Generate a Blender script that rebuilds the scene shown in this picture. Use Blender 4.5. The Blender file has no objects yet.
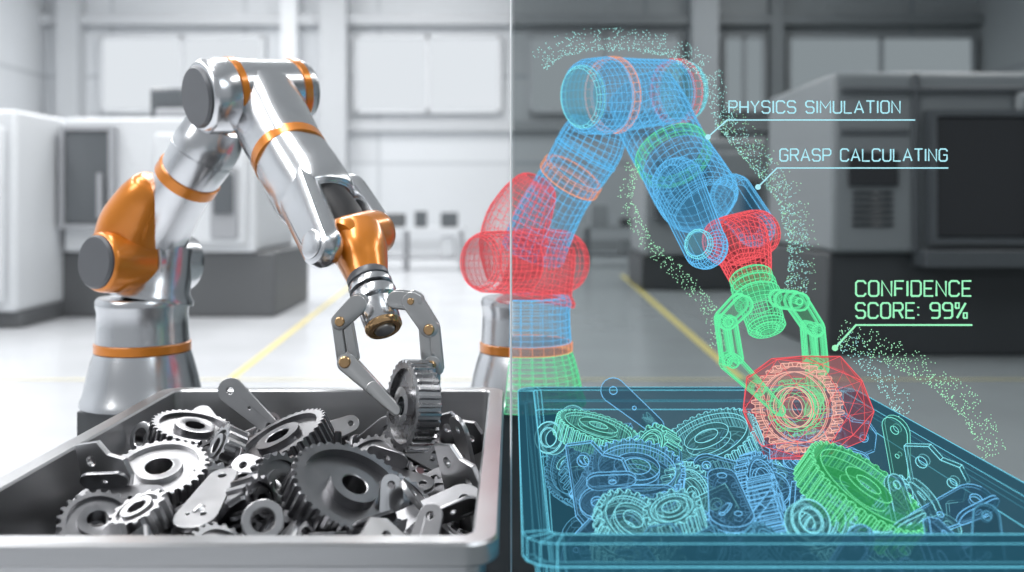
import bpy, bmesh, math, random
from mathutils import Vector, Matrix
random.seed(7)
scene = bpy.context.scene
try:
    scene.view_settings.view_transform = 'Standard'
    scene.view_settings.look = 'None'
except Exception: pass
COL = scene.collection
H = 1.5          # eye height of the camera (m)
def at(u, v, y):  # image pixel coordinates (column u, row v) projected to depth y -> metres
    return Vector(((u-512)*y/1000.0, y, H-(v-200)*y/1000.0))
def at_z(u, v, z):
    return at(u, v, (H-z)*1000.0/(v-200))

# ------------------------------------------------------------------ materials
def new_mat(name):
    m = bpy.data.materials.new(name); m.use_nodes = True
    nt = m.node_tree; nt.nodes.clear()
    out = nt.nodes.new('ShaderNodeOutputMaterial')
    return m, nt, out
def pbr(name, col, rough=0.4, metal=0.0, noise=0.0, scale=20, coat=0.0, bump=0.0, stretch=None, rvar=0.0):
    m, nt, out = new_mat(name)
    b = nt.nodes.new('ShaderNodeBsdfPrincipled')
    b.inputs['Base Color'].default_value = (*col, 1)
    b.inputs['Roughness'].default_value = rough
    b.inputs['Metallic'].default_value = metal
    b.inputs['Coat Weight'].default_value = coat
    b.inputs['Coat Roughness'].default_value = 0.1
    nt.links.new(b.outputs[0], out.inputs[0])
    if noise > 0 or bump > 0 or rvar > 0:
        tc = nt.nodes.new('ShaderNodeTexCoord')
        mp = nt.nodes.new('ShaderNodeMapping')
        if stretch: mp.inputs['Scale'].default_value = stretch
        nz = nt.nodes.new('ShaderNodeTexNoise'); nz.inputs['Scale'].default_value = scale
        nz.inputs['Detail'].default_value = 5
        nt.links.new(tc.outputs['Object'], mp.inputs[0]); nt.links.new(mp.outputs[0], nz.inputs['Vector'])
        if noise > 0:
            r = nt.nodes.new('ShaderNodeMapRange')
            r.inputs['To Min'].default_value = 1-noise; r.inputs['To Max'].default_value = 1+noise
            nt.links.new(nz.outputs['Fac'], r.inputs['Value'])
            mx = nt.nodes.new('ShaderNodeVectorMath'); mx.operation = 'SCALE'
            mx.inputs[0].default_value = col
            nt.links.new(r.outputs[0], mx.inputs['Scale'])
            nt.links.new(mx.outputs[0], b.inputs['Base Color'])
        if rvar > 0:
            r2 = nt.nodes.new('ShaderNodeMapRange')
            r2.inputs['To Min'].default_value = max(0, rough-rvar); r2.inputs['To Max'].default_value = rough+rvar
            nt.links.new(nz.outputs['Fac'], r2.inputs['Value']); nt.links.new(r2.outputs[0], b.inputs['Roughness'])
        if bump > 0:
            bp = nt.nodes.new('ShaderNodeBump'); bp.inputs['Strength'].default_value = bump
            bp.inputs['Distance'].default_value = 0.01
            nt.links.new(nz.outputs['Fac'], bp.inputs['Height']); nt.links.new(bp.outputs[0], b.inputs['Normal'])
    return m
def emis(name, col, s):
    m, nt, out = new_mat(name)
    e = nt.nodes.new('ShaderNodeEmission'); e.inputs[0].default_value = (*col, 1); e.inputs[1].default_value = s
    nt.links.new(e.outputs[0], out.inputs[0]); return m
def holo_shell(name, col, lo, hi, strength=0.7):
    m, nt, out = new_mat(name)
    e = nt.nodes.new('ShaderNodeEmission'); e.inputs[0].default_value = (*col, 1); e.inputs[1].default_value = strength
    t = nt.nodes.new('ShaderNodeBsdfTransparent')
    lw = nt.nodes.new('ShaderNodeLayerWeight'); lw.inputs[0].default_value = 0.35
    r = nt.nodes.new('ShaderNodeMapRange'); r.inputs['To Min'].default_value = lo; r.inputs['To Max'].default_value = hi
    mx = nt.nodes.new('ShaderNodeMixShader')
    nt.links.new(lw.outputs['Facing'], r.inputs['Value']); nt.links.new(r.outputs[0], mx.inputs[0])
    nt.links.new(t.outputs[0], mx.inputs[1]); nt.links.new(e.outputs[0], mx.inputs[2])
    nt.links.new(mx.outputs[0], out.inputs[0]); return m

M = {}
M['silver'] = pbr('robot_silver', (0.66,0.67,0.69), 0.23, 1.0, rvar=0.012, scale=6)
M['orange'] = pbr('robot_orange', (0.68,0.22,0.02), 0.28, 0.45, coat=0.5)
M['cap']    = pbr('joint_cap_grey', (0.11,0.115,0.125), 0.4, 0.3)
M['black']  = pbr('black_rubber', (0.015,0.015,0.017), 0.5)
M['brass']  = pbr('brass_pin', (0.65,0.42,0.22), 0.25, 1.0)
M['grip']   = pbr('gripper_steel', (0.58,0.58,0.58), 0.28, 1.0)
M['steel_l'] = pbr('part_steel_light', (0.45,0.45,0.46), 0.31, 1.0, noise=0.12, rvar=0.06, scale=25)
M['steel_m'] = pbr('part_steel_mid', (0.25,0.25,0.26), 0.30, 1.0, noise=0.15, rvar=0.06, scale=25)
M['steel_g'] = pbr('held_gear_steel', (0.40,0.40,0.41), 0.27, 1.0, noise=0.15, rvar=0.06, scale=25)
M['steel_d'] = pbr('part_steel_dark', (0.085,0.085,0.09), 0.32, 1.0, noise=0.2, rvar=0.06, scale=25)
M['bin'] = pbr('bin_steel', (0.42,0.425,0.435), 0.30, 0.9, noise=0.08, rvar=0.05, scale=8, stretch=(1,1,6))
M['pedestal'] = pbr('pedestal_grey', (0.09,0.095,0.10), 0.5, 0.4)
HC = {'b':(0.14,0.54,0.94), 'c':(0.22,0.80,0.92), 'r':(0.92,0.12,0.14), 'g':(0.14,0.85,0.38), 't':(0.18,0.82,0.70), 'o':(1.0,0.38,0.2), 'w':(0.75,0.85,0.8), 'd':(0.08,0.42,0.68), 'p':(1.0,0.55,0.46)}
for k, c in HC.items():
    red = k=='r'
    M['h'+k] = holo_shell('hologram_shell_'+k, c if not red else (0.75,0.07,0.09), 0.07 if not red else 0.10, 0.6 if not red else 0.5, 0.5)
    M['h'+k+'_w'] = emis('hologram_wire_'+k, c, 1.08)
    dk = tuple(x*0.14+0.006 for x in c) if k != 'g' else (0.03,0.30,0.09)
    M['p'+k] = holo_shell('hologram_part_'+k, dk, 0.34 if k!='g' else 0.45, 0.8, 1.0)
    M['p'+k+'_w'] = emis('hologram_part_wire_'+k, tuple(x*0.92+0.06 for x in c), 1.18 if k!='d' else 0.9)

# ------------------------------------------------------------------ mesh tools
class Acc:
    def __init__(s): s.v=[]; s.f=[]; s.m=[]
    def add(s, vs, fs, mat, mtx=None):
        o = len(s.v)
        s.v += [(mtx @ Vector(p)) if mtx else Vector(p) for p in vs]
        for f in fs: s.f.append([i+o for i in f]); s.m.append(mat)
def build(acc, name, parent=None, wire=0.0, smooth=35, bevel=0.0):
    me = bpy.data.meshes.new(name)
    me.from_pydata([tuple(v) for v in acc.v], [], acc.f)
    keys = []
    for k in acc.m:
        if k not in keys: keys.append(k)
    if wire > 0:
        for k in keys:
            me.materials.append(M[k]); me.materials.append(M[k+'_w'])
        idx = {k:2*i for i,k in enumerate(keys)}
    else:
        for k in keys: me.materials.append(M[k])
        idx = {k:i for i,k in enumerate(keys)}
    me.polygons.foreach_set('material_index', [idx[k] for k in acc.m])
    me.polygons.foreach_set('use_smooth', [True]*len(me.polygons))
    me.update()
    try: me.set_sharp_from_angle(angle=math.radians(smooth))
    except Exception: pass
    ob = bpy.data.objects.new(name, me); COL.objects.link(ob)
    if parent: ob.parent = parent
    if bevel > 0:
        md = ob.modifiers.new('bevel','BEVEL'); md.width = bevel; md.segments = 2
    if wire > 0:
        md = ob.modifiers.new('wire','WIREFRAME'); md.thickness = wire; md.use_replace = False
        md.material_offset = 1; md.use_even_offset = False; md.use_boundary = True
    return ob
def empty(name, loc=(0,0,0)):
    e = bpy.data.objects.new(name, None); COL.objects.link(e); e.empty_display_size = 0.1
    return e
def ring_mesh(loops, closed_u=False, cap0=True, cap1=True):
    n = len(loops[0]); vs=[p for l in loops for p in l]; fs=[]
    L = len(loops)
    for i in range(L if closed_u else L-1):
        j=(i+1)%L
        for k in range(n):
            k2=(k+1)%n
            fs.append([i*n+k, i*n+k2, j*n+k2, j*n+k])
    if not closed_u:
        if cap0: fs.append(list(range(n))[::-1])
        if cap1: fs.append([(L-1)*n+k for k in range(n)])
    return vs, fs
def frame(ax):
    ax = ax.normalized()
    r = Vector((0,0,1)) if abs(ax.z) < 0.9 else Vector((0,-1,0))
    u = r.cross(ax).normalized(); w = ax.cross(u).normalized()
    return u, w, ax
def lathe(acc, p0, p1, prof, mat, seg=48, cap=True, step=None):
    ax = p1-p0; Ln = ax.length; u,w,a = frame(ax)
    pr = []
    for i,(t,r) in enumerate(prof):
        if i and step:
            t0,r0 = prof[i-1]; d = math.hypot((t-t0)*Ln, r-r0); n = int(d/step)
            for k in range(1,n+1):
                s = k/(n+1); pr.append((t0+(t-t0)*s, r0+(r-r0)*s))
        pr.append((t,r))
    loops = [[p0+ax*t+(u*math.cos(2*math.pi*k/seg)+w*math.sin(2*math.pi*k/seg))*r for k in range(seg)] for t,r in pr]
    acc.add(*ring_mesh(loops, cap0=cap, cap1=cap), mat)
def sweep(acc, pts, mat, seg=48, sub=4, sq=2.0, cap=True):
    P = [p for p,_ in pts]; R = [r for _,r in pts]; C=[]; n=len(P)
    for i in range(n-1):
        a=P[max(i-1,0)]; b=P[i]; c=P[i+1]; d=P[min(i+2,n-1)]
        ra,rb,rc,rd=R[max(i-1,0)],R[i],R[i+1],R[min(i+2,n-1)]
        for k in range(sub):
            t=k/sub
            f=lambda a,b,c,d: 0.5*((2*b)+(c-a)*t+(2*a-5*b+4*c-d)*t*t+(3*b-a-3*c+d)*t**3)
            C.append((f(a,b,c,d), f(ra,rb,rc,rd)))
    C.append((P[-1],R[-1]))
    loops=[]; u=None
    for i,(p,r) in enumerate(C):
        tg=(C[min(i+1,len(C)-1)][0]-C[max(i-1,0)][0]).normalized()
        if u is None: u,w,_=frame(tg)
        u=(u-tg*u.dot(tg)).normalized(); w=tg.cross(u)
        lp=[]
        for k in range(seg):
            th=2*math.pi*k/seg; c=math.cos(th); s=math.sin(th)
            m=(abs(c)**sq+abs(s)**sq)**(-1/sq)
            lp.append(p+(u*c+w*s)*r*m)
        loops.append(lp)
    acc.add(*ring_mesh(loops, cap0=cap, cap1=cap), mat)
def link(acc, p0, p1, r0, r1, nrm, th, mat, seg=12, bev=None):
    d=(p1-p0); n=nrm.normalized(); d2=d-n*d.dot(n); u=d2.normalized(); v=n.cross(u)
    bev = bev if bev is not None else min(th*0.25, r1*0.25)
    def outl(ins, z, c):
        o=[]
        for k in range(seg+1):
            a=-math.pi/2+math.pi*k/seg; o.append(p1+(u*math.cos(a)+v*math.sin(a))*(r1-ins)+n*z)
        for k in range(seg+1):
            a=math.pi/2+math.pi*k/seg; o.append(p0+(u*math.cos(a)+v*math.sin(a))*(r0-ins)+n*z)
        return o
    L=[outl(bev,-th/2,0),outl(bev*.3,-th/2+bev*.3,0),outl(0,-th/2+bev,0),outl(0,th/2-bev,0),outl(bev*.3,th/2-bev*.3,0),outl(bev,th/2,0)]
    acc.add(*ring_mesh(L), mat)
def box(acc, x0,x1,y0,y1,z0,z1, mat):
    v=[(x,y,z) for x in(x0,x1) for y in(y0,y1) for z in(z0,z1)]
    f=[[0,1,3,2],[4,6,7,5],[0,4,5,1],[2,3,7,6],[0,2,6,4],[1,5,7,3]]
    acc.add(v,f,mat)
def wire_template(vs, fs, th, ang=28):
    """thin prisms along the feature edges of a template mesh"""
    bm=bmesh.new(); bv=[bm.verts.new(v) for v in vs]
    for f in fs:
        try: bm.faces.new([bv[i] for i in f])
        except ValueError: pass
    bmesh.ops.remove_doubles(bm,verts=bm.verts,dist=2e-5)
    bmesh.ops.recalc_face_normals(bm,faces=bm.faces)
    V=[];F=[]; lim=math.radians(ang)
    for e in bm.edges:
        if len(e.link_faces)==2 and e.calc_face_angle(0)<lim: continue
        a=e.verts[0].co; b=e.verts[1].co; d=b-a
        if d.length<1e-5: continue
        u,w,_=frame(d); o=len(V)
        for p in (a,b):
            for k in range(3):
                t=2*math.pi*k/3; V.append(tuple(p+(u*math.cos(t)+w*math.sin(t))*th/2))
        for k in range(3): F.append([o+k,o+(k+1)%3,o+3+(k+1)%3,o+3+k])
    bm.free(); return V,F

def gear_t(r, n, th, bore, hub, web=0.45, tooth=None, simple=False):
    tooth = tooth or min(2.0*math.pi*r/n*0.42, r*0.16); rr = r-tooth
    rim=rr-0.12*r
    offs=[-0.30,-0.14,0.14,0.30]
    def circ(R,z):
        return [(R*math.cos(2*math.pi*(i+o)/n), R*math.sin(2*math.pi*(i+o)/n), z) for i in range(n) for o in (-0.375,-0.125,0.125,0.375)]
    def teeth(z, cut=0.0):
        o=[]
        rad=[rr,r-cut,r-cut,rr]
        for i in range(n):
            for q in range(4):
                a=2*math.pi*(i+offs[q])/n; o.append((rad[q]*math.cos(a), rad[q]*math.sin(a), z))
        return o
    t=th/2; w=t*web; c=min(0.002, th*0.08)
    if simple:
        L=[circ(bore,-t*1.1),circ(bore,t*1.1),circ(hub,t*1.1),circ(hub,w),circ(rim,w),circ(rim,t),teeth(t),teeth(-t),circ(rim,-t),circ(rim,-w),circ(hub,-w),circ(hub,-t*1.1)]
    else:
        L=[circ(bore,-t*1.1),circ(bore,t*1.1),circ(bore+c,t*1.15),circ(hub,t*1.15),circ(hub,w),circ(rim,w),circ(rim,t),
       circ(rr-0.02*r,t),teeth(t,c),teeth(t-c),teeth(-t+c),teeth(-t,c),circ(rr-0.02*r,-t),circ(rim,-t),circ(rim,-w),circ(hub,-w),circ(hub,-t*1.15),circ(bore+c,-t*1.15)]
    return ring_mesh(L, closed_u=True)
def curve_plate(outline, holes, th, bev=0.0012):
    cu=bpy.data.curves.new('tmp','CURVE'); cu.dimensions='2D'; cu.fill_mode='BOTH'; cu.extrude=th/2-bev; cu.bevel_depth=bev; cu.bevel_resolution=1
    def spl(pts):
        s=cu.splines.new('POLY'); s.points.add(len(pts)-1)
        for i,p in enumerate(pts): s.points[i].co=(p[0],p[1],0,1)
        s.use_cyclic_u=True
    spl(outline)
    for (x,y,r) in holes: spl([(x+r*math.cos(2*math.pi*k/14), y+r*math.sin(2*math.pi*k/14)) for k in range(14)])
    ob=bpy.data.objects.new('tmp',cu); COL.objects.link(ob)
    dg=bpy.context.evaluated_depsgraph_get(); dg.update()
    me=ob.evaluated_get(dg).to_mesh()
    vs=[tuple(v.co) for v in me.vertices]; fs=[list(p.vertices) for p in me.polygons]
    ob.evaluated_get(dg).to_mesh_clear()
    bpy.data.objects.remove(ob); bpy.data.curves.remove(cu)
    return vs,fs
def stadium(L,w0,w1,seg=9):
    o=[]
    for k in range(seg+1):
        a=-math.pi/2+math.pi*k/seg; o.append((L/2+w1*math.cos(a), w1*math.sin(a)))
    for k in range(seg+1):
        a=math.pi/2+math.pi*k/seg; o.append((-L/2+w0*math.cos(a), w0*math.sin(a)))
    return o
def merge(*parts):
    V=[];F=[]
    for (vs,fs),m in parts:
        o=len(V); V+= [tuple(m@Vector(v)) for v in vs]; F+=[[i+o for i in f] for f in fs]
    return V,F
I4=Matrix.Identity(4)

# ------------------------------------------------------------------ robot
def robot(dx, holo, name):
    root = empty(name)
    def yy(y): return y if y>=2.7 else 2.7-(2.7-y)*1.55   # forearm reaches forward over the bin
    A = lambda u,v,y: at(u+dx, v, yy(y))
    S = 26 if holo else 56
    stp = 0.022 if holo else None
    SB = 3 if holo else 6
    k = lambda s,h: ('h'+h) if holo else s
    wt = 0.0020 if holo else 0
    def mk(acc, n): return build(acc, n, root, wire=wt, smooth=40)
    def px(r,y): return r*yy(y)/1000.0
    # base column
    Y=2.95; a=Acc(); b0=A(143,402,Y); b1=A(143,297,Y)
    fr=lambda v:(402-v)/105.0
    lathe(a,b0,b1,[(fr(v),px(r,Y)) for v,r in [(402,60),(397,59),(394,57),(375,53),(360,49),(351,46)]],k('silver','g'),S,True,stp)
    lathe(a,b0,b1,[(fr(v),px(r,Y)) for v,r in [(351,44),(350,46.5),(342,46.5),(341,44)]],k('orange','o'),S,False)
    lathe(a,b0,b1,[(fr(v),px(r,Y)) for v,r in [(341,45),(325,44),(311,43.5),(305,45),(300,45),(297,43),(297,34)]],k('silver','b'),S,True,stp)
    if holo:
        # the column is bare metal on the physical side of the divider, projected on the other
        s_=Acc(); h_=Acc()
        for f,m in zip(a.f,a.m):
            cx=sum(a.v[i].x for i in f)/len(f)
            tgt=s_ if (cx<-0.004 or len(f)>4) else h_
            mm=m if tgt is h_ else {'hg':'silver','ho':'orange','hb':'silver'}[m]
            tgt.add([a.v[i] for i in f],[list(range(len(f)))],mm)
        for q,n,wq in ((s_,'base_metal',0),(h_,'base_column',wt)):
            ob=build(q,n,root,wire=wq,smooth=40)
            bm=bmesh.new(); bm.from_mesh(ob.data); bmesh.ops.remove_doubles(bm,verts=bm.verts,dist=1e-5); bm.to_mesh(ob.data); bm.free()
            ob.data.set_sharp_from_angle(angle=math.radians(40))
        a=Acc()
    c0=A(152,300,Y); c1=A(163,245,Y+0.02)
    lathe(a,c0,c1,[(0,px(40,Y)),(0.08,px(40,Y)),(0.2,px(35,Y)),(0.6,px(33,Y)),(1,px(30,Y))],k('silver','r'),S,True,stp)
    mk(a,'turret_neck' if holo else 'base_column')
    p=A(143,402,Y); a=Acc()
    lathe(a,Vector((p.x,p.y,0)),Vector((p.x,p.y,0.03)),[(0,0.24),(0.8,0.24),(1,0.235)],'pedestal',40)
    box(a,p.x-0.14,p.x+0.14,p.y-0.13,p.y+0.14,0.03,p.z-0.001,'pedestal')
    build(a,'pedestal',root,bevel=0.012)
    # shoulder
    a=Acc(); s0=A(97,262,2.80); s1=A(176,262,3.03)
    R=px(30,2.9)
    lathe(a,s0,s1,[(0,R*0.84),(0.015,R*0.93),(0.05,R*0.98),(0.30,R*1.03),(0.50,R*1.03)],k('orange','r'),S,True,stp)
    lathe(a,s0,s1,[(0.50,R*1.0),(0.52,R*1.12),(1.02,R*1.12),(1.12,R*1.0),(1.16,R*0.7)],k('silver','r'),S,True,stp)
    ax=(s1-s0).normalized()
    lathe(a,s0-ax*0.012,s0+ax*0.01,[(0,R*0.80),(0.3,R*0.87),(1,R*0.87)],k('cap','r'),S,True)
    mk(a,'shoulder_joint')
    a=Acc()
    sweep(a,[(A(131,276,2.93),px(27,2.9)),(A(130,262,2.925),px(31,2.9)),(A(130,245,2.92),px(34,2.9)),(A(134,225,2.905),px(33,2.9)),(A(142,207,2.885),px(29,2.9)),(A(149,194,2.87),px(25,2.9)),(A(154,184,2.865),px(20,2.9)),(A(156,180,2.862),px(14,2.9))],k('orange','r'),S,SB,2.3)
    mk(a,'lower_arm_cover')
    a=Acc()
    sweep(a,[(A(150,252,2.97),px(33,2.9)),(A(162,222,2.94),px(32,2.9)),(A(176,196,2.89),px(30,2.9)),(A(188,177,2.86),px(30,2.9)),(A(200,158,2.84),px(31.5,2.9)),(A(209,142,2.83),px(32,2.9)),(A(216,125,2.82),px(28,2.9))],k('silver','b'),S,SB)
    q0=A(183,185,2.87); q1=A(193,169,2.85)
    lathe(a,q0,q1,[(0.2,px(28,2.86)),(0.25,px(32.5,2.86)),(0.75,px(32.5,2.86)),(0.8,px(28,2.86))],k('orange','o'),S,False)
    q0=A(201,157,2.84); q1=A(207,146,2.835)
    lathe(a,q0,q1,[(0,px(27,2.86)),(0.1,px(33,2.86)),(0.3,px(33,2.86)),(0.4,px(30,2.86))],k('silver','b'),S,False)
    mk(a,'lower_arm')
    # elbow
    a=Acc(); e0=A(199,97,2.70); e1=A(303,91,2.92); R=px(37,2.78)
    lathe(a,e0,e1,[(0,R*0.86),(0.015,R*0.93),(0.05,R*0.99),(0.22,R*1.03),(0.24,R*1.0)],k('silver','b'),S,True,stp)
    lathe(a,e0,e1,[(0.24,R*0.98),(0.245,R*1.03),(0.30,R*1.03),(0.305,R*0.98)],k('orange','o'),S,False)
    lathe(a,e0,e1,[(0.30,R*1.0),(0.32,R*1.0),(0.55,R*0.94),(0.80,R*0.90),(0.86,R*0.88)],k('silver','b'),S,False,stp)
    lathe(a,e0,e1,[(0.86,R*0.86),(0.865,R*0.92),(0.93,R*0.91),(0.935,R*0.86)],k('orange','r'),S,False)
    lathe(a,e0,e1,[(0.93,R*0.88),(0.98,R*0.86),(1.02,R*0.78),(1.04,R*0.6)],k('silver','c'),S,True,stp)
    ax=(e1-e0).normalized()
    lathe(a,e0-ax*0.012,e0+ax*0.01,[(0,R*0.76),(0.3,R*0.82),(1,R*0.82)],k('cap','c'),S,True)
    mk(a,'elbow_joint')
    # forearm
    a=Acc()
    sweep(a,[(A(258,92,2.81),px(33,2.8)),(A(268,112,2.78),px(36,2.76)),(A(280,137,2.73),px(36,2.72)),(A(291,157,2.69),px(36,2.68)),(A(304,179,2.65),px(38,2.64)),(A(315,197,2.61),px(38.5,2.6)),(A(320,206,2.595),px(36,2.58)),(A(322,209,2.59),px(32,2.58))],k('silver','b'),S,SB,2.35)
    q0=A(287,150,2.705); q1=A(294,163,2.68)
    lathe(a,q0,q1,[(0.2,px(34,2.7)),(0.22,px(38,2.7)),(0.78,px(38,2.7)),(0.8,px(34,2.7))],k('orange','g'),S,False)
    wax=Vector((-0.66,-0.73,0.18)).normalized()
    link(a,A(295,184,2.60),A(322,246,2.45),px(27,2.6),px(23,2.45),wax,0.066,k('silver','b'),18,0.026)
    link(a,A(349,196,2.66),A(372,227,2.60),px(22,2.66),px(20,2.6),wax,0.060,k('silver','b'),18,0.022)
    if not holo:
        sweep(a,[(A(324,205,2.59),px(27,2.6)),(A(339,222,2.565),px(26,2.56)),(A(349,236,2.54),px(21,2.54))],'black',32,4)
    c=A(322,246,2.45)+wax*0.032
    lathe(a,c-wax*0.01,c+wax*0.004,[(0,px(15,2.44)),(0.8,px(15,2.44)),(1,px(13,2.44))],k('silver','c'),S//2,True)
    mk(a,'forearm')
    # wrist
    a=Acc(); w0=A(338,243,2.48); w1=A(378,232,2.585); R=px(25,2.5)
    lathe(a,w0,w1,[(0,R*0.8),(0.06,R*0.95),(0.3,R),(0.8,R),(0.95,R*0.95),(1,R*0.8)],k('orange','r'),S,True,stp)
    sweep(a,[(A(357,236,2.52),px(26,2.5)),(A(361,252,2.49),px(26,2.5)),(A(365,267,2.47),px(23,2.47)),(A(368,278,2.455),px(20,2.45))],k('orange','r'),S,SB,2.3)
    g0=A(367,275,2.455); g1=A(385,331,2.40)
    f=lambda v:(v-275)/56.0
    lathe(a,g0,g1,[(f(275),px(20,2.4)),(f(277),px(22,2.4)),(f(282),px(22,2.4)),(f(283),px(20,2.4))],k('cap','g'),S,True)
    lathe(a,g0,g1,[(f(283),px(21,2.4)),(f(285),px(23,2.4)),(f(290),px(23,2.4)),(f(291),px(19,2.4))],k('silver','g'),S,True)
    lathe(a,g0,g1,[(f(291),px(17,2.4)),(f(294),px(17,2.4))],k('black','g'),S,True)
    mk(a,'wrist')
    # gripper
    a=Acc()
    lathe(a,g0,g1,[(f(293),px(22,2.4)),(f(295),px(24,2.4)),(f(303),px(24,2.4)),(f(305),px(20,2.4)),(f(322),px(19,2.4)),(f(324),px(17,2.4))],k('silver','g'),S,True,stp)
    lathe(a,g0,g1,[(f(323),px(16,2.4)),(f(325),px(19,2.4)),(f(328),px(19,2.4)),(f(330),px(17,2.4)),(f(330),px(12,2.4)),(f(328),px(11,2.4))],k('brass','g'),S,True)
    lathe(a,g0,g1,[(f(327),px(11,2.4)),(f(331),px(10,2.4)),(f(332),px(8,2.4))],k('grip','g'),S//2,True)
    G=k('grip','g'); nrm=Vector((0.12,-1,0.05)); sg=6 if holo else 12
    for off in (-0.022,0.022):
        o=Vector((0,off,0)); y=2.385
        link(a,A(358,304,y)+o,A(342,320,y)+o,px(10,y),px(9,y),nrm,0.010,G,sg)
        link(a,A(397,299,y)+o,A(415,301,y)+o,px(9,y),px(9,y),nrm,0.010,G,sg)
        link(a,A(413,301,y)+o,A(430,327,y)+o,px(10,y),px(9,y),nrm,0.010,G,sg)
        link(a,A(337,320,y)+o*0.6,A(343,360,y)+o*0.6,px(4.5,y),px(5,y),nrm,0.010,G,sg)
        link(a,A(348,320,y)+o*0.6,A(354,358,y)+o*0.6,px(4.5,y),px(5,y),nrm,0.010,G,sg)
        link(a,A(424,326,y)+o*0.6,A(428,366,y)+o*0.6,px(5,y),px(6,y),nrm,0.010,G,sg)
        link(a,A(435,328,y)+o*0.6,A(438,368,y)+o*0.6,px(5,y),px(6,y),nrm,0.010,G,sg)
    link(a,A(347,362,2.38),A(374,388,2.355),px(10,2.36),px(7.5,2.33),nrm,0.030,G,sg,0.004)
    link(a,A(374,388,2.355),A(396,410,2.335),px(7.5,2.36),px(5.5,2.33),nrm,0.024,G,sg,0.004)
    link(a,A(432,364,2.38),A(434,398,2.39),px(9,2.36),px(6,2.33),nrm,0.028,G,sg,0.004)
    link(a,A(434,398,2.39),A(427,412,2.38),px(6,2.36),px(5,2.33),nrm,0.024,G,sg,0.004)
    for (u,v,r) in [(342,320,5),(347,360,6),(430,328,5.5),(432,364,5),(412,300,3.5)]:
        c=A(u,v,2.385); d=Vector((0,1,0))
        lathe(a,c-d*0.036,c+d*0.036,[(0,px(r*0.8,2.37)),(0.04,px(r,2.37)),(0.96,px(r,2.37)),(1,px(r*0.8,2.37))],k('brass','g'),12 if holo else 20,True)
    mk(a,'gripper')
    return root

robot(0, False, 'robot_arm')
robot(383, True, 'robot_arm_hologram')

# ------------------------------------------------------------------ bins
def rrect(x0,x1,y0,y1,r,z,seg=5):
    o=[]
    for cx,cy,a0 in [(x1-r,y0+r,-90),(x1-r,y1-r,0),(x0+r,y1-r,90),(x0+r,y0+r,180)]:
        for k in range(seg+1):
            a=math.radians(a0+90*k/seg); o.append(Vector((cx+r*math.cos(a),cy+r*math.sin(a),z)))
    return o
YF,YB,ZR=1.455,2.67,1.0
def bin_mesh(x0,x1,mat,holo=False):
    a=Acc(); rw=0.040
    sg=3 if holo else 5
    def rr(i,z,r): return rrect(x0+i,x1-i,YF+i,YB-i,max(r-i,0.004),z,sg)
    zb=0.60
    if holo:
        L=[rr(0.06,zb,0.07),rr(0.018,ZR-0.034,0.05),rr(0,ZR-0.034,0.05),rr(0,ZR,0.05),rr(rw,ZR,0.06),rr(rw+0.004,ZR-0.05,0.065),rr(0.055,ZR-0.17,0.075),rr(0.075,zb+0.015,0.09)]
    else:
        L=[rr(0.06,zb,0.07),rr(0.022,ZR-0.075,0.05),rr(0.018,ZR-0.038,0.05),rr(0.004,ZR-0.036,0.05),rr(0,ZR-0.032,0.05),rr(0,ZR-0.005,0.05),rr(0.004,ZR,0.05),rr(rw-0.004,ZR,0.06),rr(rw,ZR-0.004,0.06),
       rr(rw+0.004,ZR-0.06,0.065),rr(0.075,zb+0.015,0.09)]
    a.add(*ring_mesh(L),mat)
    return a
def stand(name_parent, x0,x1,mat,holo=False):
    a=Acc()
    for x in (x0+0.1,x1-0.14):
        for y in (YF+0.1,YB-0.14): box(a,x,x+0.04,y,y+0.04,0,0.56,mat)
    box(a,x0+0.08,x1-0.08,YF+0.08,YB-0.08,0.56,0.60,mat)
    build(a,'stand',name_parent,wire=0.002 if holo else 0)
XL0,XL1=-0.925,-0.020; XR0,XR1=0.016,0.905
r=empty('metal_parts_bin'); build(bin_mesh(XL0,XL1,'bin'),'bin_shell',r,smooth=30); stand(r,XL0,XL1,'pedestal')
M['hbin']=holo_shell('hologram_bin_glass',(0.018,0.085,0.13),0.58,0.9,1.0); M['hbin_w']=emis('hologram_bin_wire',(0.17,0.66,0.86),1.05)
r2=empty('bin_hologram'); build(bin_mesh(XR0,XR1,'hbin',True),'bin_shell',r2,wire=0.0026,smooth=30); stand(r2,XR0,XR1,'hbin',True)

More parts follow.
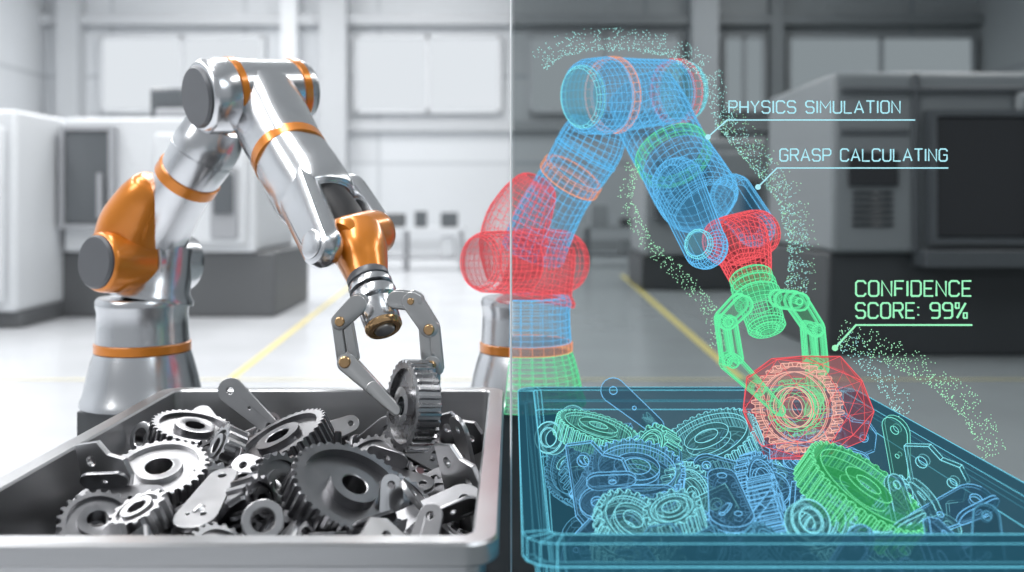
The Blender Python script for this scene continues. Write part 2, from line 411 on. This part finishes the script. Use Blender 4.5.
# ------------------------------------------------------------------ parts pile
def orient(pos, n, spin=0.0):
    n=Vector(n).normalized(); u,w,a=frame(n)
    m=Matrix((u,w,a)).transposed().to_4x4()
    return Matrix.Translation(pos) @ m @ Matrix.Rotation(spin,4,'Z')
def axes(pos, d, n):
    d=Vector(d).normalized(); n=Vector(n); n=(n-d*n.dot(d)).normalized(); v=n.cross(d)
    return Matrix.Translation(pos) @ Matrix((d,v,n)).transposed().to_4x4()
def templates(hol):
    T={}; kw=dict(simple=hol); bv=0.0002 if hol else 0.0012
    T['gearA']=gear_t(0.094,32,0.034,0.026,0.044,0.5,**kw)
    T['gearB']=gear_t(0.098,36,0.040,0.022,0.045,0.6,**kw)
    T['gearC']=gear_t(0.112,40,0.048,0.026,0.050,0.5,**kw)
    T['gearD']=gear_t(0.118,38,0.055,0.024,0.046,0.4,**kw)
    T['gearS']=gear_t(0.052,14,0.045,0.016,0.028,0.7,**kw)
    T['gearM']=gear_t(0.066,22,0.026,0.018,0.034,0.5,**kw)
    T['brA']=merge((curve_plate(stadium(0.12,0.034,0.024),[(-0.062,0,0.011),(0.02,0,0.006),(0.062,0.0,0.009)],0.008,bv),I4),
               (curve_plate(stadium(0.05,0.022,0.018),[(0,0,0.007)],0.007,bv),Matrix.Translation((-0.03,0.03,0.022))@Matrix.Rotation(math.pi/2,4,'X')))
    T['brB']=curve_plate(stadium(0.13,0.030,0.020),[(-0.065,0,0.010),(0.065,0,0.008),(0,0,0.005)],0.010,bv)
    T['brW']=curve_plate(stadium(0.13,0.026,0.038),[(-0.065,0,0.009),(0.062,0.012,0.007),(0.062,-0.016,0.005)],0.011,bv)
    T['brC']=curve_plate([(-0.08,-0.03),(0.06,-0.03),(0.09,-0.01),(0.09,0.03),(0.03,0.035),(0.02,0.07),(-0.02,0.085),(-0.05,0.075),(-0.06,0.04),(-0.085,0.02)],[(-0.05,0,0.012),(0.06,0.008,0.009),(-0.015,0.055,0.010)],0.012,bv)
    a=Acc(); lathe(a,Vector((0,0,-0.07)),Vector((0,0,0.07)),[(0,0.010),(0.02,0.012),(0.3,0.012),(0.31,0.02),(0.6,0.02),(0.61,0.015),(0.98,0.015),(1,0.013)],'x',20)
    T['shaft']=(a.v,a.f)
    L=[]
    for (R,z) in [(0.020,-0.012),(0.020,0.012),(0.022,0.014),(0.034,0.014),(0.036,0.012),(0.036,-0.012),(0.034,-0.014),(0.022,-0.014)]:
        L.append([(R*math.cos(2*math.pi*k/24),R*math.sin(2*math.pi*k/24),z) for k in range(24)])
    T['ring']=ring_mesh(L,closed_u=True)
    return T
T=templates(False); TH=templates(True)
items=[]
def put(t,m,s,h): items.append((t,m,s,h))
put('gearB',orient(at_z(193,434,0.960),(0.25,-0.10,0.96),0.2),'steel_m','pt')
put('gearA',orient(at_z(160,474,0.965),(0.02,-0.36,0.93)),'steel_l','pb')
put('gearC',orient(at_z(283,446,0.965),(-0.40,-0.20,0.89),0.1),'steel_m','pc')
put('gearD',orient(at_z(348,497,0.960),(0.44,-0.30,0.83),0.3),'steel_m','pg')
put('gearS',orient(at_z(226,450,0.960),(-0.75,-0.45,0.5)),'steel_l','pt')
put('gearS',orient(at_z(142,518,0.945),(-0.3,-0.3,0.9)),'steel_l','pc')
put('gearM',orient(at_z(97,524,0.935),(0.3,-0.5,0.8)),'steel_m','pc')
put('gearM',orient(at_z(288,529,0.925),(-0.5,-0.4,0.75)),'steel_m','pc')
put('gearS',orient(at_z(252,505,0.950),(0.9,-0.3,0.3)),'steel_m','pb')
put('gearM',orient(at_z(278,487,0.945),(0.7,-0.6,0.35)),'steel_m','pb')
put('gearM',orient(at_z(400,502,0.930),(0.5,-0.3,0.8)),'steel_m','pc')
put('gearM',orient(at_z(372,462,0.930),(-0.2,-0.6,0.75)),'steel_m','pb')
put('ring',orient(at_z(263,522,0.950),(0.2,-0.8,0.5)),'steel_l','pc')
put('brW',axes(at(210,497,1.80),at(186,532,1.70)-at(232,463,1.92),(-0.10,-0.75,0.65)),'steel_l','pb')
put('brB',axes(at(250,408,2.42),at(285,435,2.42)-at(230,385,2.45),(-0.35,-0.9,0.35)),'steel_l','pb')
put('brC',axes(at(98,485,1.90),Vector((0.15,0.1,-1)),(-0.35,-0.9,0.2)),'steel_l','pb')
put('brB',axes(at(325,434,2.40),at(352,425,2.4)-at(296,447,2.35),(0.2,-0.8,0.5)),'steel_l','pc')
put('brC',axes(at(455,446,2.40),Vector((0.3,0.1,-0.9)),(-0.5,-0.8,0.3)),'steel_m','pb')
put('brA',axes(at(432,512,1.80),Vector((-0.9,-0.3,-0.25)),(-0.1,-0.6,0.8)),'steel_m','pb')
put('brC',axes(at(455,485,1.97),Vector((0.2,0.1,-0.9)),(-0.7,-0.6,0.2)),'steel_l','pc')
put('brB',axes(at(466,455,2.15),Vector((0.2,0.3,-0.9)),(-0.8,-0.6,0.1)),'steel_l','pt')
put('ring',orient(at_z(145,438,0.955),(-0.5,-0.8,0.3)),'steel_l','pc')
put('brC',axes(at(300,474,2.06),Vector((0.8,-0.4,-0.1)),(-0.2,-0.5,0.8)),'steel_m','pb')
put('brA',axes(at(395,478,2.00),Vector((0.8,-0.3,-0.1)),(-0.1,-0.3,0.9)),'steel_m','pb')
put('brW',axes(at(418,450,2.30),Vector((0.8,-0.2,-0.3)),(0.1,-0.6,0.8)),'steel_m','pb')
put('brB',axes(at(365,445,2.35),Vector((-0.7,0.1,-0.5)),(0.3,-0.7,0.5)),'steel_m','pb')
put('brW',axes(at(268,478,1.98),Vector((0.75,-0.4,-0.2)),(-0.1,-0.7,0.7)),'steel_l','pb')
put('brA',axes(at(120,500,1.82),Vector((0.8,-0.1,0.1)),(0.2,-0.6,0.8)),'steel_m','pb')
rnd=random.Random(11)
names=['gearA','gearB','gearM','gearM','gearS','brA','brB','brC','brA','brC','shaft','ring','gearS','brW']
nx,ny=8,10
for i in range(nx):
    for j in range(ny):
        for lay in range(2):
            x=-0.79+0.71*(i+0.5+rnd.uniform(-.35,.35))/nx
            y=1.60+0.93*(j+0.5+rnd.uniform(-.35,.35))/ny
            z=(0.905 if lay else 0.85)+rnd.uniform(-0.02,0.018)
            t=rnd.choice(names)
            if lay and t in('gearA','gearB'): t='brB'
            n=(rnd.uniform(-.8,.8),rnd.uniform(-.9,.3),rnd.uniform(0.3,1))
            x=min(max(x,-0.76),-0.15)
            if x>-0.42 and y>1.85: z-=0.030
            if x<-0.62 and y<1.95: z-=0.01
            put(t,orient(Vector((x,y,z)),n,rnd.uniform(0,6)),rnd.choice(['steel_d','steel_m','steel_m','steel_l']),rnd.choice(['pb','pb','pc','pd','pb','pc','pc']) if lay else 'pd')
a=Acc()
for t,m,s,h in items: a.add(*T[t],s,m)
build(a,'metal_parts_pile',smooth=28)
W={k:wire_template(v,f,0.0018) for k,(v,f) in TH.items()}
sh=Matrix.Translation((0.93,0,0)); a=Acc()
for t,m,s,h in items:
    a.add(*TH[t],h,sh@m)
    a.add(*W[t],h+'_w',sh@m)
build(a,'metal_parts_pile_hologram',smooth=28)

# held gears
gt=gear_t(0.098,34,0.050,0.020,0.040,0.55)
a=Acc(); a.add(*gt,'steel_g',orient(at(413,406,2.13),(-0.88,-0.46,0.10)))
build(a,'held_gear',smooth=28)
gt2=gear_t(0.094,30,0.045,0.022,0.042,0.55,simple=True); mm=orient(at(797,407,2.14),(-0.62,-0.77,0.12))
a=Acc(); a.add(*gt2,'hp',mm); a.add(*wire_template(*gt2,0.0020),'hp_w',mm)
gt3=gear_t(0.060,12,0.047,0.030,0.050,0.9,simple=True)
a.add(*wire_template(*gt3,0.0014,10),'hg_w',mm)
build(a,'held_gear_hologram',smooth=28)
bm=bmesh.new(); bmesh.ops.create_icosphere(bm,subdivisions=2,radius=1)
rr_=random.Random(4); a=Acc()
ctr=at(803,408,2.16)
vs=[]
for v in bm.verts:
    s=1+rr_.uniform(-.18,.07); vs.append(ctr+Vector((v.co.x*0.148*s,v.co.y*0.11*s,v.co.z*0.126*s)))
a.add(vs,[[v.index for v in f.verts] for f in bm.faces],'hr'); bm.free()
build(a,'collision_hull_hologram',wire=0.0018,smooth=5)

# ------------------------------------------------------------------ callout labels
GL={'P':(4,[[(0,0),(0,6),(3.2,6),(4,5.2),(4,3.6),(3.2,2.8),(0,2.8)]]),'H':(4,[[(0,0),(0,6)],[(4,0),(4,6)],[(0,3),(4,3)]]),
'Y':(4,[[(0,6),(2,3),(4,6)],[(2,3),(2,0)]]),'S':(4,[[(4,5),(3.2,6),(.8,6),(0,5.2),(0,3.8),(.8,3),(3.2,3),(4,2.2),(4,.8),(3.2,0),(.8,0),(0,1)]]),
'I':(0.3,[[(0.15,0),(0.15,6)]]),'C':(4,[[(4,4.8),(4,5.2),(3.2,6),(.8,6),(0,5.2),(0,.8),(.8,0),(3.2,0),(4,.8),(4,1.2)]]),
'M':(5,[[(0,0),(0,6),(2.5,2.4),(5,6),(5,0)]]),'U':(4,[[(0,6),(0,.8),(.8,0),(3.2,0),(4,.8),(4,6)]]),'L':(3.6,[[(0,6),(0,0),(3.6,0)]]),
'A':(4.4,[[(0,0),(2.2,6),(4.4,0)],[(.8,1.9),(3.6,1.9)]]),'T':(4,[[(0,6),(4,6)],[(2,6),(2,0)]]),
'O':(4,[[(.8,0),(0,.8),(0,5.2),(.8,6),(3.2,6),(4,5.2),(4,.8),(3.2,0),(.8,0)]]),'N':(4,[[(0,0),(0,6),(4,0),(4,6)]]),
'G':(4,[[(4,4.8),(4,5.2),(3.2,6),(.8,6),(0,5.2),(0,.8),(.8,0),(3.2,0),(4,.8),(4,3),(2.2,3)]]),
'R':(4,[[(0,0),(0,6),(3.2,6),(4,5.2),(4,3.8),(3.2,3),(0,3)],[(2.2,3),(4,0)]]),'E':(3.6,[[(3.6,6),(0,6),(0,0),(3.6,0)],[(0,3),(3,3)]]),
'F':(3.6,[[(3.6,6),(0,6),(0,0)],[(0,3),(3,3)]]),'D':(4,[[(0,0),(0,6),(3.2,6),(4,5.2),(4,.8),(3.2,0),(0,0)]]),
'9':(4,[[(4,3),(.8,3),(0,3.8),(0,5.2),(.8,6),(3.2,6),(4,5.2),(4,.8),(3.2,0),(.5,0)]]),
':':(0.4,[[(0.2,1),(0.2,1.5)],[(0.2,4),(0.2,4.5)]]),
'%':(5,[[(0.6,0),(4.4,6)],[(0,4),(0,6),(1.5,6),(1.5,4),(0,4)],[(3.5,0),(3.5,2),(5,2),(5,0),(3.5,0)]]),' ':(2.2,[])}
def label(name, lines, mat, extra, dot, yd=2.3, bev=0.0018):
    cu=bpy.data.curves.new(name,'CURVE'); cu.dimensions='3D'; cu.bevel_depth=bev; cu.bevel_resolution=1
    def spl(pts):
        s=cu.splines.new('POLY'); s.points.add(len(pts)-1)
        for i,p in enumerate(pts): s.points[i].co=(*p,1)
    for (txt,u0,u1,vt,vb) in lines:
        tot=sum(GL[c][0] for c in txt)+1.5*(len(txt)-1); sx=(u1-u0)/tot; sy=(vb-vt)/6.0; x=u0
        for c in txt:
            w,st=GL[c]
            for s in st: spl([at(x+p[0]*sx, vb-p[1]*sy, yd) for p in s])
            x+=(w+1.5)*sx
    spl([at(*p,yd) for p in extra])
    c=at(*dot,yd)
    for rad in (0.002,0.005):
        spl([c+Vector((rad*math.cos(t*math.pi/5),0,rad*math.sin(t*math.pi/5))) for t in range(11)])
    cu.materials.append(mat)
    ob=bpy.data.objects.new(name,cu); COL.objects.link(ob); return ob
cy=emis('label_cyan',(0.45,0.88,0.98),1.0); gr=emis('label_green',(0.35,0.95,0.55),1.0)
label('hologram_label',[('PHYSICS SIMULATION',729,900,101,113)],cy,[(915,120),(727,120),(709,136)],(708,137))
label('hologram_label.001',[('GRASP CALCULATING',780,947,149,161)],cy,[(948,168),(777,168),(759,186)],(758,187))
label('hologram_label.002',[('CONFIDENCE',856,971,281,296),('SCORE: 99%',856,967,303,318)],gr,[(972,325),(856,325),(836,347)],(835,348),bev=0.0024)

# ------------------------------------------------------------------ point cloud
a=Acc(); rp=random.Random(3)
def dots(path, n, spread, mat, yd=2.6, r=0.0014):
    seg=[(path[i],path[i+1]) for i in range(len(path)-1)]
    Ls=[math.dist(p,q) for p,q in seg]; tot=sum(Ls)
    for i in range(n):
        d=rp.random()*tot; k=0
        while d>Ls[k] and k<len(seg)-1: d-=Ls[k]; k+=1
        (p,q)=seg[k]; t=d/Ls[k]
        row=rp.random()**1.6*spread+rp.gauss(0,0.8)
        nx_=(q[1]-p[1])/Ls[k]; ny_=-(q[0]-p[0])/Ls[k]
        c=at(p[0]+(q[0]-p[0])*t+nx_*row, p[1]+(q[1]-p[1])*t+ny_*row, yd+rp.uniform(-.06,.06))
        v=[c+Vector(w)*r for w in [(1,0,0),(-1,0,0),(0,1,0),(0,-1,0),(0,0,1),(0,0,-1)]]
        a.add(v,[[0,2,4],[2,1,4],[1,3,4],[3,0,4],[2,0,5],[1,2,5],[3,1,5],[0,3,5]],mat)
M['dc']=emis('point_cyan',(0.38,0.85,0.82),1.1); M['dg']=emis('point_green',(0.4,0.9,0.55),1.1)
dots([(545,70),(560,58),(590,50),(625,50),(668,56),(700,76),(716,125),(758,175),(780,205),(790,255),(785,290)],1500,22,'dc',2.45)
dots([(716,125),(758,175),(780,205),(790,255),(785,290)],400,30,'dg',2.45)
dots([(640,165),(632,200),(652,240),(690,275),(715,305),(724,345)],500,-14,'dg',2.4)
dots([(835,345),(880,360),(930,385),(965,420),(985,460)],600,26,'dg',2.2)
dots([(835,345),(870,375),(900,420)],220,22,'dc',2.2)
build(a,'point_cloud_hologram')

# ------------------------------------------------------------------ room
def plane_obj(name, x0,x1,y0,y1,z0,z1, mat):
    aa=Acc(); box(aa,x0,x1,y0,y1,z0,z1,'_'); M['_']=mat; return build(aa,name)
def wall_mat(name, col, dark):
    m,nt,out=new_mat(name)
    b=nt.nodes.new('ShaderNodeBsdfPrincipled'); b.inputs['Roughness'].default_value=0.5
    tc=nt.nodes.new('ShaderNodeTexCoord'); br=nt.nodes.new('ShaderNodeTexBrick')
    sp=nt.nodes.new('ShaderNodeSeparateXYZ'); cb=nt.nodes.new('ShaderNodeCombineXYZ')
    nt.links.new(tc.outputs['Object'],sp.inputs[0]); nt.links.new(sp.outputs['X'],cb.inputs['X']); nt.links.new(sp.outputs['Z'],cb.inputs['Y'])
    nt.links.new(cb.outputs[0],br.inputs['Vector'])
    br.offset=0.0; br.inputs['Scale'].default_value=1.0; br.inputs['Brick Width'].default_value=4.0; br.inputs['Row Height'].default_value=2.6
    br.inputs['Mortar Size'].default_value=0.06
    br.inputs['Color1'].default_value=(*col,1); br.inputs['Color2'].default_value=(*[c*0.93 for c in col],1); br.inputs['Mortar'].default_value=(*dark,1)
    nt.links.new(br.outputs['Color'],b.inputs['Base Color']); nt.links.new(b.outputs[0],out.inputs[0]); return m
wl=wall_mat('wall_white',(0.72,0.745,0.77),(0.56,0.585,0.61)); wr=wall_mat('wall_dimmed',(0.24,0.27,0.285),(0.17,0.195,0.21))  # right half's darkness is put into a dimmed copy of the wall colour
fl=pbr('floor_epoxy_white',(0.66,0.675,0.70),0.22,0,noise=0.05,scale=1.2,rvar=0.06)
frr=pbr('floor_epoxy_dimmed',(0.21,0.24,0.25),0.22,0,noise=0.06,scale=1.2,rvar=0.06)  # same floor, with the right half's dimming mixed into its colour
aa=Acc(); M['fl']=fl; M['fr']=frr
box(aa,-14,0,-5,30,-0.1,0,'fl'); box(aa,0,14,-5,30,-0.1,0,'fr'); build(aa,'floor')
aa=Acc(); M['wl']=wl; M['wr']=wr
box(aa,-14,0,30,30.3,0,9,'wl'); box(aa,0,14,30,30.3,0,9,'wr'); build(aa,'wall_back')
plane_obj('wall_left',-14.2,-14,-5,30.3,0,9,wl)
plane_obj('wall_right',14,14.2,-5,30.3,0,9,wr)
plane_obj('ceiling',-14,14,-5,30.3,9,9.2,pbr('ceiling_white',(0.7,0.7,0.7),0.8))
lw_=pbr('column_light',(0.56,0.58,0.60),0.5); dw_=pbr('column_dimmed',(0.14,0.16,0.17),0.5); ww_=pbr('trim_white',(0.8,0.82,0.84),0.5)  # the second column colour carries the right half's dimming
def wx(u,y=29.7): return (u-512)*y/1000
aa=Acc(); M['lw']=lw_; M['dw']=dw_; M['ww']=ww_; M['mw']=pbr('trim_dimmed',(0.3,0.33,0.35),0.5); M['lm']=pbr('mullion_light',(0.66,0.68,0.70),0.5); M['dm']=pbr('mullion_dimmed',(0.22,0.245,0.26),0.5)  # right-hand trim and mullions have the half's darkening in their colour
for u0,u1 in [(62,82),(322,348)]: box(aa,wx(u0),wx(u1),29.3,30,0,9,'lw')
for u0,u1 in [(282,298)]: box(aa,wx(u0),wx(u1),29.5,30,0,9,'ww')
for u0,u1 in [(690,716),(985,1005)]: box(aa,wx(u0),wx(u1),29.3,30,0,9,'mw')
for u0,u1 in [(770,782)]: box(aa,wx(u0),wx(u1),29.5,30,0,9,'dw')
build(aa,'trim_1')
aa=Acc(); box(aa,-14,0,29.75,30,3.55,3.85,'lw'); box(aa,0,14,29.75,30,3.55,3.85,'dw')
box(aa,-14,0,29.6,30,6.7,7.0,'lw'); box(aa,0,14,29.6,30,6.7,7.0,'dw'); build(aa,'trim_2')
aa=Acc(); box(aa,-14,0,29.9,30,0,0.3,'lw'); box(aa,0,14,29.9,30,0,0.3,'dw'); build(aa,'baseboard_back')
M['winl']=emis('window_daylight',(0.9,0.95,1.0),0.84); M['winr']=emis('window_dimmed',(0.40,0.46,0.49),0.60)  # second glow is the same window, dimmed by colour for the right half
for i,(u0,u1,kk) in enumerate([(100,262,'winl'),(355,500,'winl'),(530,680,'winr'),(725,765,'winr'),(790,975,'winr')]):
    aa=Acc(); box(aa,wx(u0),wx(u1),29.85,29.95,4.2,6.3,kk)
    n=2; mk_='lm' if kk=='winl' else 'dm'
    for q in range(n+1):
        x=wx(u0)+(wx(u1)-wx(u0))*q/n; box(aa,x-.06,x+.06,29.75,29.98,4.1,6.4,mk_)
    box(aa,wx(u0),wx(u1),29.75,29.98,6.3,6.42,mk_); box(aa,wx(u0),wx(u1),29.75,29.98,4.08,4.2,mk_)
    build(aa,'window_%d'%(i+1))
aa=Acc(); M['yel']=pbr('yellow_paint',(0.78,0.66,0.26),0.5); M['yed']=pbr('yellow_paint_dimmed',(0.42,0.38,0.12),0.5); M['yet']=pbr('yellow_paint_worn',(0.72,0.66,0.42),0.5); M['yeu']=pbr('yellow_paint_worn_dimmed',(0.30,0.29,0.15),0.5)  # right-hand stripes are the same paint with the dimness put into the colour
def strip(p,q,w,mat):
    p=Vector((*p,0.003)); q=Vector((*q,0.003)); d=(q-p).normalized(); s=Vector((-d.y,d.x,0))*w/2
    aa.add([p-s,p+s,q+s,q-s],[[0,3,2,1]],mat)
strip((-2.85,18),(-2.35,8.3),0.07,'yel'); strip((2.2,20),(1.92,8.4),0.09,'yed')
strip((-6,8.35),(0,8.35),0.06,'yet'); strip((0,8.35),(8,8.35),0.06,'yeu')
build(aa,'floor_marking')

# ------------------------------------------------------------------ machine tools
def cnc(name, x0,x1,yf,dep,h, cols, base_h=0.75, win=(0.05,0.42), wz=(0.42,0.86), overhang=0.12, tower=None, detail=False):
    rt=empty(name)
    for kk,m in zip('1234',cols): M['k'+kk]=m
    w=x1-x0
    aa=Acc(); box(aa,x0-overhang,x1+overhang,yf+0.1,yf+dep,0,base_h*h/2.6,'k2'); build(aa,'base',rt,bevel=0.03)
    zb=base_h*h/2.6
    aa=Acc(); box(aa,x0,x1,yf,yf+dep,zb,h,'k1'); box(aa,x0+w*0.48,x1-0.04*w,yf-0.10,yf,zb+0.1,h-0.2,'k1'); build(aa,'cabinet',rt,bevel=0.05)
    aa=Acc(); box(aa,x0+w*win[0],x0+w*win[1],yf-0.13,yf+0.02,h*wz[0],h*wz[1],'k3'); build(aa,'door_window',rt,bevel=0.02)
    aa=Acc(); box(aa,x0+w*win[0]-.06,x0+w*win[0],yf-0.16,yf+.02,h*wz[0]-.06,h*wz[1]+.06,'k4'); box(aa,x0+w*win[1],x0+w*win[1]+.06,yf-0.16,yf+.02,h*wz[0]-.06,h*wz[1]+.06,'k4')
    box(aa,x0+w*win[0],x0+w*win[1],yf-0.16,yf+.02,h*wz[1],h*wz[1]+.06,'k4'); box(aa,x0+w*win[0],x0+w*win[1],yf-0.16,yf+.02,h*wz[0]-.06,h*wz[0],'k4')
    box(aa,x0+w*win[1]-.12,x0+w*win[1]-.07,yf-0.22,yf-.10,h*.5,h*.72,'k4'); build(aa,'door_frame',rt)
    aa=Acc(); box(aa,x0+w*0.80,x0+w*0.90,yf-0.2,yf-0.1,h*0.52,h*0.72,'k3'); box(aa,x0+w*0.78,x0+w*0.92,yf-0.16,yf-0.08,h*0.40,h*0.75,'k4'); build(aa,'control_panel',rt,bevel=0.02)
    if tower:
        aa=Acc(); box(aa,tower[0],tower[1],yf+0.4,yf+0.9,h,h+tower[2],'k3'); box(aa,tower[0]+.1,tower[1]+.5,yf+0.3,yf+1.0,h,h+0.15,'k4'); build(aa,'top_unit',rt,bevel=0.04)
    if detail:
        aa=Acc()
        box(aa,x0+w*0.02,x0+w*0.20,yf-0.03,yf,h*0.78,h*0.80,'k4')
        box(aa,x0+w*0.21,x0+w*0.225,yf-0.05,yf,zb,h-0.02,'k4')
        for q in range(6): box(aa,x0+w*0.05,x0+w*0.16,yf-0.03,yf,h*0.46+q*0.06,h*0.46+q*0.06+0.025,'k3')
        box(aa,x0+w*0.04,x0+w*0.17,yf-0.05,yf,h*0.60,h*0.72,'k3')
        box(aa,x0+w*0.50,x0+w*0.515,yf-0.18,yf-0.12,h*0.42,h*0.84,'k4')
        box(aa,x0+w*0.02,x1,yf-0.06,yf,h-0.20,h-0.15,'k4')
        box(aa,x0+w*0.22,x1-0.05*w,yf-0.25,yf+0.1,zb-0.12,zb+0.04,'k4')
        build(aa,'enclosure_trim',rt,bevel=0.01)
    return rt
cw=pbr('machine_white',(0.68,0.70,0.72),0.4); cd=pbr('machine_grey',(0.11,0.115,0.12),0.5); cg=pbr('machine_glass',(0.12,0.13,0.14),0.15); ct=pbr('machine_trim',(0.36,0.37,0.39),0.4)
dwh=pbr('machine_white_dimmed',(0.15,0.17,0.18),0.4); ddk=pbr('machine_grey_dimmed',(0.025,0.03,0.034),0.5); dgl=pbr('machine_glass_dimmed',(0.012,0.015,0.018),0.15); dtr=pbr('machine_trim_dimmed',(0.06,0.07,0.078),0.4)  # darkened copies of the machine colours, holding the right half's dimness
cnc('machine_tool',-5.7,-3.25,12.7,2.2,2.55,(cw,cd,cg,ct),0.85,(0.03,0.26),(0.47,0.93),0.22,(-4.75,-4.3,0.42))
cnc('machine_tool.001',-8.3,-5.75,11.6,2.5,2.55,(cw,cd,cg,ct),0.2,(0.50,0.82),(0.52,0.8),0.02)
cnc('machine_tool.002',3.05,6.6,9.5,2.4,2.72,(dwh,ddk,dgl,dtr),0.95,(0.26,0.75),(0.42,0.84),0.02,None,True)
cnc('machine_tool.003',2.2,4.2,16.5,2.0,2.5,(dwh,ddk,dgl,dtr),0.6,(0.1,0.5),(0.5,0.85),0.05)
def bench(name,x0,x1,y,cols,seed):
    rt=empty(name); rq=random.Random(seed)
    for kk,m in zip('1234',cols): M['k'+kk]=m
    aa=Acc(); box(aa,x0,x1,y,y+0.8,0.85,0.92,'k1'); 
    for x in (x0+.05,(x0+x1)/2,x1-.12): box(aa,x,x+.07,y+.05,y+.12,0,.85,'k4'); box(aa,x,x+.07,y+.68,y+.75,0,.85,'k4')
    box(aa,x0+.1,x1-.1,y+.1,y+.7,0.25,0.29,'k4'); build(aa,'table',rt)
    aa=Acc(); x=x0+.15
    while x<x1-.4:
        w=rq.uniform(.2,.5); h=rq.uniform(.15,.6); box(aa,x,x+w,y+.2,y+.6,.92,.92+h,rq.choice(['k1','k2','k4','k3'])); 
        if rq.random()<.6: box(aa,x,x+w*.8,y+.2,y+.6,.29,.29+rq.uniform(.2,.45),rq.choice(['k1','k2','k4']))
        x+=w+rq.uniform(.05,.35)
    build(aa,'equipment',rt,bevel=0.02)
bench('workbench',-3.6,-1.0,21,(cw,cd,cg,ct),2)
bench('workbench.001',1.6,5.0,22,(dwh,ddk,dgl,dtr),5)
aa=Acc(); M['pole']=pbr('divider_pole_white',(0.85,0.86,0.88),0.3)
PY=2.02
lathe(aa,Vector((-0.002,PY,0)),Vector((-0.002,PY,9)),[(0,0.0022),(1,0.0022)],'pole',12)
lathe(aa,Vector((-0.002,PY,0)),Vector((-0.002,PY,0.01)),[(0,0.012),(1,0.010)],'pole',16)
build(aa,'divider_pole')

# ------------------------------------------------------------------ lights
def area(name, loc, sx, sy, p, rot=(0,0,0), col=(1,1,1)):
    l=bpy.data.lights.new(name,'AREA'); l.shape='RECTANGLE'; l.size=sx; l.size_y=sy; l.energy=p; l.color=col
    o=bpy.data.objects.new(name,l); COL.objects.link(o); o.location=loc; o.rotation_euler=rot; return o
for i,y in enumerate((3,10,17,24)):
    for j,x in enumerate((-8.5,-2.5)):
        area('ceiling_light_%d%d'%(i,j),(x,y,8.9),1.6,5,350)
    area('ceiling_light_%d2'%i,(7,y,8.9),1.6,5,250)
area('key_softbox',(-3.5,0.5,4.2),2.4,1.8,100,(math.radians(10),math.radians(-42),0))
area('fill_softbox',(1.5,0.2,3.8),1.4,1.4,22,(math.radians(20),math.radians(25),0),(0.9,0.96,1))
w=bpy.data.worlds.new('world'); scene.world=w; w.use_nodes=True
w.node_tree.nodes['Background'].inputs[0].default_value=(0.9,0.95,1.0,1); w.node_tree.nodes['Background'].inputs[1].default_value=0.42

# ------------------------------------------------------------------ camera
cd_=bpy.data.cameras.new('camera'); cam=bpy.data.objects.new('camera',cd_); COL.objects.link(cam)
cam.location=(0,0,H); cam.rotation_euler=(math.radians(90),0,0)
cd_.sensor_width=36; cd_.lens=36*1000/1024; cd_.shift_y=-86/1024
cd_.clip_start=0.05; cd_.clip_end=100
cd_.dof.use_dof=True; cd_.dof.focus_distance=2.15; cd_.dof.aperture_fstop=1.9
scene.camera=cam
